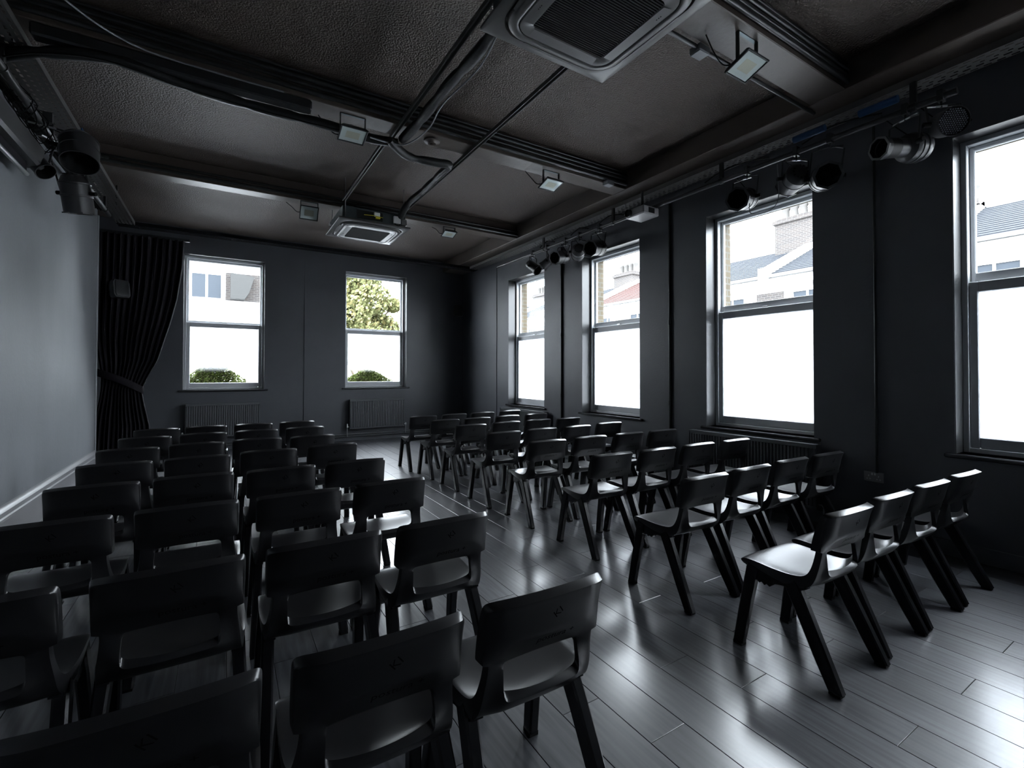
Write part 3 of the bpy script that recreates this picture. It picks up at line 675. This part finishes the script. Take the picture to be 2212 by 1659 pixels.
# ---- floodlights
CREAM = mat('cream_led_plate', (.62, .58, .46), .4, .4)
def flood(label, x, y, z, rz=0, tilt=12, s=1.0, cold=False):
    t = thing('floodlight', label, 'floodlight', (x, y, z), (0, 0, rad(rz)), 'LED floodlights on the ceiling beams')
    T = Matrix.Rotation(rad(-tilt), 4, 'X')
    def tf(b): b.v = [tuple(T @ Vector(v)) for v in b.v]; return b
    w, d = .112 * s, .092 * s
    def rc(a, b, zz): return [(-a, -b, zz), (a, -b, zz), (a, b, zz), (-a, b, zz)]
    tf(MB().loft([rc(w * .55, d * .55, .052), rc(w * .8, d * .8, .045), rc(w * .97, d * .97, .018), rc(w, d, .012), rc(w, d, 0), rc(w * .9, d * .87, 0), rc(w * .9, d * .87, .006)], True)).obj('housing', LAMP, t, bevel=.003)
    tf(MB().loft([rc(w * .88, d * .85, .006), rc(w * .5, d * .42, .0075)])).obj('reflector', REFL if cold else REFL, t)
    tf(MB().box(-w * .5, w * .5, -d * .42, d * .42, .007, .009)).obj('led_chip', CREAM, t)
    tf(MB().box(-w * .9, w * .9, -d * .87, d * .87, .0015, .004)).obj('front_glass', CLEAR, t)
    top = ZS - z
    for sx in (-1, 1): MB().box(sx * w * .92 - .004, sx * w * .92 + .004, -.012, .012, .02, top).obj('bracket_arm', LAMP, t)
    MB().box(-w * .92, w * .92, -.012, .012, top - .006, top).obj('bracket_bar', GALV, t)
    MB().tube(smooth_path([(-w * .3, d * .6, .05), (-w * 1.1, d * .9, .02), (-w * 1.7, d * 1.1, .08), (-w * 2.3, d * 1.3, top - .01)]), .0045, 6).obj('flex', RUBBER, t)
    return t
flood('large floodlight on the nearest ceiling beam, right of the near air unit', 3.03, 1.86, 3.49, 0, 20, 1.05)
flood('floodlight on the middle ceiling beam, right half, before the projector', 3.17, 4.30, 3.54, 0, 16, 1.05)
flood('floodlight on the middle ceiling beam beside the lagged pipes', .97, 4.30, 3.52, 0, 16, 1.05)
flood('floodlight on the farthest ceiling beam, left of the far air unit', .97, 6.80, 3.55, 0, 55, 1.05)
flood('floodlight on the farthest ceiling beam, right of the far air unit', 3.02, 6.80, 3.58, 0, 18, .95)
for lab, x, y, z in (('grey junction box beside the nearest floodlight', 2.85, 2.10, 3.70), ('grey junction box on the middle beam near the projector', 3.95, 4.19, 3.72)):
    t = thing('junction_box', lab, 'junction box', (x, y, z)); MB().box(-.055, .055, -.045, .045, -.05, 0).obj('box', GREYB, t, bevel=.005); MB().box(-.05, .05, -.04, .04, -.054, -.05).obj('lid', GREYB, t, bevel=.002)
tag(MB().tube([(2.3, 2.09, ZS - .016), (4.4, 2.09, ZS - .016)], .016, 8).obj('conduit', DARKP, None, 50), 'black conduit along the rear edge of the nearest beam', 'conduit')
t = thing('smoke_detector', 'black painted round smoke detector on the middle beam', 'smoke detector', (1.74, 4.34, ZS))
MB().lathe([(0, -.038), (.04, -.036), (.05, -.02), (.078, -.016), (.082, 0)], 28).obj('base', BEAM, t, 50); MB().lathe([(0, -.05), (.018, -.048), (.02, -.036)], 16).obj('sensor', BEAM, t, 50)
# ================================================================== LEFT SIDE: screen casing, curtain, speakers
t = thing('projection_screen', 'rolled-up projection screen casing high on the left wall', 'projection screen', (XL, 1.2, 3.05))
MB().box(.005, .18, 0, 4.24, .05, .24).obj('casing', SCREENC, t, bevel=.02); MB().tube([(.10, .05, -.03), (.10, 4.12, -.03)], .018, 12).obj('bottom_bar', STEEL, t, 50)
MB().box(.095, .105, .06, 4.10, -.03, .05).obj('screen_edge', VELVET, t)
# curtain, tied back
def curtain():
    NX, NZ = 150, 46; rows = []
    def right(z):
        T = [(0, -.92), (.6, -.93), (.95, -1.0), (1.15, -1.03), (1.35, -.95), (1.58, -.84), (2.15, -.69), (2.52, -.61), (3.0, -.55), (3.6, -.52)]
        for (a, p), (b_, q) in zip(T, T[1:]):
            if z <= b_: return p + (q - p) * (z - a) / (b_ - a)
    def left(z):
        k = math.exp(-((z - 1.25) / .5) ** 2); return -1.60 + .10 * k
    def depth(z): return .034 - .016 * math.exp(-((z - 1.25) / .16) ** 2)
    for k in range(NZ + 1):
        z = 3.44 - (3.42) * k / NZ; xl, xr = left(z), right(z); row = []
        for i in range(NX + 1):
            u = i / NX; x = xl + (xr - xl) * u; ph = u * 2 * pi * 13
            y = 8.86 + depth(z) * (sin(ph + .5 * sin(3 * u * pi + z)) + .35 * sin(2.3 * ph + 1.3)) - .03 * sin(pi * u) * (1 if z < 1.3 else .4)
            row.append((x, y, z))
        rows.append(row)
    b = MB(); n = NX + 1
    v = [p for r in rows for p in r]; f = [(k * n + i, k * n + i + 1, (k + 1) * n + i + 1, (k + 1) * n + i) for k in range(NZ) for i in range(NX)]
    b.add(v, f); me = b.mesh('cloth', VELVET, 180); return me
t = thing('stage_curtain', 'black pleated curtain tied back beside the left far window', 'curtain', (0, 0, 0))
link('cloth', curtain(), t)
b = MB(); lo = []
for i in range(25):
    u = i / 24; a = pi * u; x = -1.55 + .54 * u; z = 1.40 - .27 * u + .03 * sin(pi * u); y = 8.86 - .11 * sin(a) ** .6
    lo.append([(x, y, z + .055), (x, y - .006, z + .05), (x, y - .006, z - .05), (x, y, z - .055), (x + .0, y + .012, z)])
b.loft(lo, True, True).obj('tieback', VELVET, t, 60)
MB().box(-1.62, -.46, 8.84, 8.87, 3.43, 3.47).obj('curtain_track', DARKP, t)
MB().box(-1.62, 4.6, 8.885, 8.895, 3.30, 3.60).obj('pelmet', VELVET, t) if False else None
tag(MB().tube([(XL + .0, 8.425, 0), (XL + .0, 8.425, 3.55)], .016, 10).obj('wall_conduit', GREYB, None, 50), 'vertical grey conduit at the end of the pale side wall', 'conduit')
def speaker(label, loc, rz, tilt):
    t = thing('wall_speaker', label, 'loudspeaker', loc, (rad(tilt), 0, rad(rz)))
    MB().loft([[(x * s, y, z * s2) for x, z in ((-.085, -.13), (.085, -.13), (.11, -.09), (.11, .09), (.085, .13), (-.085, .13), (-.11, .09), (-.11, -.09))] for y, s, s2 in ((0, .7, .8), (-.06, .95, .97), (-.13, 1, 1), (-.15, .96, .97))], True, True).obj('cabinet', LAMP, t, 45)
    MB().loft([[(x * s, y, z * s) for x, z in ((-.085, -.13), (.085, -.13), (.10, -.09), (.10, .09), (.085, .13), (-.085, .13), (-.10, .09), (-.10, -.09))] for y, s in ((-.1505, .86), (-.158, .84), (-.162, .7), (-.163, .02))], False, True).obj('grille', DARKP, t, 45)
    MB().tube([(0, 0, 0), (0, .06, .0), (.0, .10, .04)], .012, 8).obj('bracket', LAMP, t, 50); return t
speaker('black wall speaker in front of the curtain by the pale wall', (-1.32, 8.62, 2.56), 40, -8)
speaker('black wall speaker high in the far right corner', (4.62, 9.78, 2.79), -42, -10)
# ================================================================== RADIATORS, PIPES, SOCKET
def radiator(label, loc, rz, w, h=.60):
    t = thing('radiator', label, 'radiator', loc, (0, 0, rad(rz)))
    P = []; n = int(w / .0333); fw = w / n
    for i in range(n):
        x = i * fw; P += [(x, 0), (x + fw * .25, -.0), (x + fw * .38, -.011), (x + fw * .85, -.011)]
    P += [(w, 0)]; front = [(x, y) for x, y in P]; poly = front + [(w, .012), (0, .012)]
    b = MB(); m_ = len(poly); b.loft([[(x, y, .03) for x, y in poly], [(x, y, h - .04) for x, y in poly]], True, True); b.obj('fluted_panel', RADM, t)
    MB().box(0, w, -.004, .012, 0, .03).obj('bottom_channel', RADM, t, bevel=.004); MB().box(0, w, -.004, .012, h - .04, h - .006).obj('top_channel', RADM, t, bevel=.004)
    MB().box(-.003, 0, -.012, .075, .01, h).box(w, w + .003, -.012, .075, .01, h).obj('side_panel', RADM, t)
    g = MB()
    for i in range(int(w / .018)): g.box(.006 + i * .018, .012 + i * .018, -.008, .070, h - .004, h)
    g.box(0, w, -.012, -.007, h - .012, h).box(0, w, .069, .074, h - .012, h); g.obj('top_grille', RADM, t)
    MB().box(.01, w - .01, .055, .070, .02, h - .03).obj('rear_panel', RADM, t)
    MB().box(.15, .18, .07, .10, .1, h - .1).box(w - .18, w - .15, .07, .10, .1, h - .1).obj('wall_bracket', RADM, t)
    for s, x in ((0, -.045), (1, w + .045)):
        v = MB().tube([(x, .03, -loc[2] + .10), (x, .03, .03)], .0075, 8).tube([(x, .03, .045), (0 if not s else w, .03, .045)], .010, 8)
        v.obj('valve_tail', STEEL, t, 50); MB().lathe([(0, .11), (.012, .108), (.017, .09), (.017, .04), (.011, .03)] if not s else [(0, .075), (.012, .073), (.014, .05), (.012, .03)], 16, Matrix.Translation((x, .03, 0))).obj('valve_head', WHITEP, t, 50)
    return t
radiator('grey fluted radiator under the left far window', (-.545, 9.838, .25), 0, 1.13)
radiator('grey fluted radiator under the right far window', (2.20, 9.838, .25), 0, 1.13)
radiator('dark fluted radiator under the farthest right window', (4.675, 8.02, .13), -90, 1.50)
radiator('dark fluted radiator under the third right window behind the chairs', (4.675, 3.60, .14), -90, 1.38)
tag(MB().tube([(-1.4, 9.895, .10), (4.70, 9.895, .10)], .011, 8).tube([(-1.4, 9.897, .135), (4.70, 9.897, .135)], .009, 8).obj('heating_pipes', RADM, None, 50), 'pair of thin heating pipes along the foot of the far wall', 'pipe')
for i, (y, z1) in enumerate(((6.17, 3.55), (3.96, 3.55), (1.785, 3.55))):
    z0 = .12 if i < 2 else .55
    b = MB().tube([(XR - .018, y, z0), (XR - .018, y, z1)], .016 if i < 2 else .011, 8)
    if i < 2: b.tube([(XR - .018, y, 2.0), (XR - .018, y, 2.06)], .022, 8).tube([(XR - .018, y, 1.0), (XR - .018, y, 1.06)], .022, 8)
    o = b.obj('wall_conduit', DARKP, None, 50); tag(o, ['black vertical pipe between the two farthest right windows', 'black vertical pipe between the second and third right windows', 'thin black conduit dropping to the wall socket'][i], 'pipe')
tag(MB().box(1.345, 1.37, YF - .012, YF, .15, 3.6).obj('wall_batten', PAINT, None, bevel=.003), 'thin vertical batten on the far wall between its windows', 'batten')
tag(MB().box(XR - .012, XR, 8.35, 8.375, .12, 3.6).obj('wall_batten', PAINT, None, bevel=.003), 'thin vertical batten on the window wall near the far corner', 'batten')
t = thing('wall_socket', 'double socket plate on the black window wall', 'socket', (XR, 1.812, .51), (0, 0, rad(-90)))
MB().box(-.073, .073, -.009, 0, -.043, .043).obj('plate', SOCK, t, bevel=.003)
for x in (-.036, .036):
    MB().box(x - .004, x + .004, -.0095, -.008, .0, .014).box(x - .016, x - .006, -.0095, -.008, -.022, -.015).box(x + .006, x + .016, -.0095, -.008, -.022, -.015).obj('socket_holes', WHITEP, t)
for x in (-.010, .010): MB().box(x - .006, x + .006, -.013, -.008, .014, .034).obj('switch', WHITEP, t, bevel=.002)
# ================================================================== OUTSIDE
G = -3.6
o = struct(MB().box(-60, 70, -60, 90, G - .3, G).obj('ground', ASPH))
def terrace(i, y0, y1, roof, lab, chim):
    X0, XR_, ZE, ZRg = 17.0, 20.6, 4.95, 6.65; w = y1 - y0
    t = thing('terraced_house', lab, 'house', (X0, y0, G))
    h = ZE - G
    MB().box(0, 7.2, .0, w, 0, h).obj('front_wall', STUCCO, t)
    # slate courses, stepped
    n = 16; b = MB(); sl = math.atan2(ZRg - ZE, XR_ - X0)
    for k in range(n):
        a, c = k / n, (k + 1.12) / n
        xa, za = -.25 + (XR_ - X0 + .25) * a, h - .05 + (ZRg - ZE + .05) * a; xb, zb = -.25 + (XR_ - X0 + .25) * c, h - .05 + (ZRg - ZE + .05) * c
        b.loft([[(xa, y, za - .02), (xa, y, za + .05), (xb, y, zb + .02), (xb, y, zb - .05)] for y in (0, w)], True, True)
    b.obj('roof_slates', roof, t)
    MB().prism([(3.6, h + 1.68), (7.45, h - .05), (3.6, h - .05)], 0, w, 'y').obj('rear_roof', roof, t)
    MB().box(-.32, -.18, 0, w, h - .10, h).obj('gutter', GREYB, t, bevel=.02)
    MB().box(-.18, .0, 0, w, h - .45, h - .10).obj('cornice', STUCCO, t, bevel=.03)
    for k in range(int(w / .9)): MB().box(-.26, .0, .3 + k * .9, .42 + k * .9, h - .50, h - .16).obj('corbel', STUCCO, t, bevel=.02)
    for yc in (w * .30, w * .74):
        f = MB().box(-.05, 0, yc - .55, yc - .47, h - 2.2, h - .62).box(-.05, 0, yc + .47, yc + .55, h - 2.2, h - .62).box(-.05, 0, yc - .47, yc + .47, h - .70, h - .62).box(-.05, 0, yc - .03, yc + .03, h - 2.2, h - .7).box(-.05, 0, yc - .47, yc + .47, h - 1.4, h - 1.34).obj('window_frame', STUCCO, t)
        MB().box(-.012, .0, yc - .47, yc + .47, h - 2.2, h - .70).obj('pane', GLASSD, f)
        for zz in (4.9,): 
            MB().box(-.012, .0, yc - .47, yc + .47, h - zz - .9, h - zz + .9).obj('lower_window', GLASSD, t)
    for ya, yb in ((.0, .55), (w * .46, w * .58), (w - .45, w)): MB().box(-.03, .0, ya, yb, 0, h - .62).obj('brick_panel', BRICKB, t)
    # party wall parapet rising with the roof
    MB().prism([(-.3, h - .3), (-.3, h + .28), (.1, h + .38), (3.6, h + 1.95), (3.6, h - .3)], .0, .34, 'y').obj('parapet', STUCCO, t)
    if chim:
        c = MB().box(3.1, 4.1, .08, 1.58, h, h + chim).box(3.02, 4.18, .0, 1.66, h + chim - .22, h + chim - .08).obj('chimney', BRICKB, t)
        for k in range(4): MB().lathe([(.15, 0), (.14, .42), (.17, .46), (.17, .56), (.12, .56)], 14, Matrix.Translation((3.6, .27 + k * .37, h + chim))).obj('chimney_pot', POTM, c, 50)
    return t
ys = [-9.5, -4.3, .9, 4.75, 9.55, 14.6, 19.3, 23.7, 28.0, 33.0]
kinds = [SLATE, SLATE, SLATE, SLATE, SLATE, REDTILE, SLATE, SLATE, SLATE]
labs = ['pale terraced house far right outside the near window', 'white terraced house outside, second from the right', 'white house with grey slates outside the nearest right window', 'white house with slate roof outside, between the near windows', 'white house with tall brick chimney outside the third right window',
        'white house with red tiled roof outside the second right window', 'white terraced house beyond the red roof', 'white house with brick chimney outside the farthest right window', 'last white terraced house at the far end of the street']
chs = [0, 0, 0, 2.0, 3.0, 0, 2.4, 0, 2.4]
for i in range(9): terrace(i, ys[i], ys[i + 1], kinds[i], labs[i], chs[i])
# white block beyond the far wall
t = thing('apartment_block', 'white modern apartment block outside the left far window', 'building', (-9, 22, G))
MB().box(0, 10.35, 0, 9, 0, 9.35).box(0, 11.4, -.4, 9, 9.35, 11.5).obj('walls', STUCCO, t)
MB().box(7.9, 8.95, -.04, 0, 7.90, 8.92).obj('window_surround', UPVC, t)
for x in (7.94, 8.46): MB().box(x, x + .44, -.055, -.04, 7.95, 8.87).obj('window_pane', GLASSD, t)
MB().box(9.05, 10.35, -.05, 0, 7.9, 9.0).obj('brick_panel', BRICKB, t)
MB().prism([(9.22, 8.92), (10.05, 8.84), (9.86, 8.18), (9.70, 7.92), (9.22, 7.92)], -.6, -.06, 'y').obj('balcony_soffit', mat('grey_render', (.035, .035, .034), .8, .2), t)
MB().box(7.3, 10.45, -.06, 0, 7.45, 7.52).box(7.3, 10.45, -.06, 0, 9.1, 9.16).obj('string_course', STUCCO, t)
# trees and planting
def leaves(n, f, size, seed):
    random.seed(seed); b = MB(); vs, fs = [], []
    for i in range(n):
        c = f(); a = Vector((random.uniform(-1, 1), random.uniform(-1, 1), random.uniform(-1, 1))).normalized(); u = a.orthogonal().normalized(); w = a.cross(u); s = size * random.uniform(.6, 1.3)
        o_ = len(vs); vs += [c - u * s, c + w * s * .55, c + u * s, c - w * s * .55]; fs.append((o_, o_ + 1, o_ + 2, o_ + 3))
    b.v, b.f = vs, fs; return b
def tree(label, x, y, blobs, zb, m2, seed, nl):
    t = thing('leafy_tree', label, 'tree', (x, y, G))
    MB().tube(smooth_path([(0, 0, 0), (.1, 0, 2.5), (-.05, .1, 5), (.2, 0, zb - G)]), .2, 10).obj('trunk', BARK, t, 60)
    random.seed(seed)
    for k in range(9):
        bx = random.choice(blobs); MB().tube(smooth_path([(0, 0, 3.4 + .35 * k), ((bx[0] - x) * .5, (bx[1] - y) * .5, (bx[2] - G) * .5 + (3.4 + .35 * k) * .5 + .4), (bx[0] - x, bx[1] - y, bx[2] - G)]), [.07] * 6 + [.05] * 6 + [.03], 6).obj('branch', BARK, t, 60)
    def f():
        bx = random.choice(blobs)
        while 1:
            q = Vector((random.uniform(-1, 1), random.uniform(-1, 1), random.uniform(-1, 1)))
            if .5 < q.length < 1: break
        return Vector((bx[0] - x + q.x * bx[3], bx[1] - y + q.y * bx[3], bx[2] - G + q.z * bx[3] * .8))
    leaves(nl, f, .125, seed).obj('foliage', LEAFG, t)['kind'] = 'stuff'
    leaves(nl // 3, f, .125, seed + 1).obj('yellowing_foliage', m2, t)['kind'] = 'stuff'
tree('yellow green leafy tree outside the right far window', 6.0, 24, [(5.0, 23, 4.2, 1.1), (6.2, 23.3, 5.0, 1.0), (5.4, 24, 6.0, 1.0), (6.9, 24, 3.7, .9), (4.6, 24, 5.2, 1.2), (6.3, 24.4, 6.1, .7), (5.7, 23, 3.2, 1.0), (7.5, 24, 4.9, .45), (4.4, 24, 6.4, .9), (4.2, 23.5, 3.2, 1.1)], 4.8, LEAFY, 3, 9000)
def bush(label, cx_, y, zb, w, h, seed, org):
    t = thing('flowering_shrub', label, 'plant', (cx_, y, zb))
    MB().box(-w, w, -.10, .12, -.26, -.02).obj('window_box', STUCCO, t, bevel=.01)
    def f():
        u = random.gauss(0, .45); 
        return Vector((max(-w, min(w, u * w)), random.uniform(-.10, .14), -.02 + h * abs(random.random()) * math.exp(-(u * 1.1) ** 2)))
    leaves(2600, f, .026, seed).obj('leaves', LEAFD, t)['kind'] = 'stuff'; leaves(2200, f, .026, seed + 4).obj('pale_leaves', LEAFG, t)['kind'] = 'stuff'
    random.seed(seed + 9)
    for k in range(6):
        p = f(); x, z = p.x * 1.1, h * (.5 + .8 * random.random())
        s = MB().tube([(x, 0, 0), (x * 1.05, .0, z)], .003, 5).obj('stem', LEAFD, t)
        MB().lathe([(0, .012), (.016, .008), (.022, 0), (.012, -.01), (0, -.012)], 8, Matrix.Translation((x * 1.05, 0, z))).obj('flower', PETAL if k % 3 or not org else PETALO, s, 60)
bush('green shrub with pink and orange flowers outside the left far window', -.15, 10.48, 1.16, .52, .42, 11, True)
bush('green shrub with pink flowers outside the right far window', 2.72, 10.48, 1.16, .52, .32, 21, False)
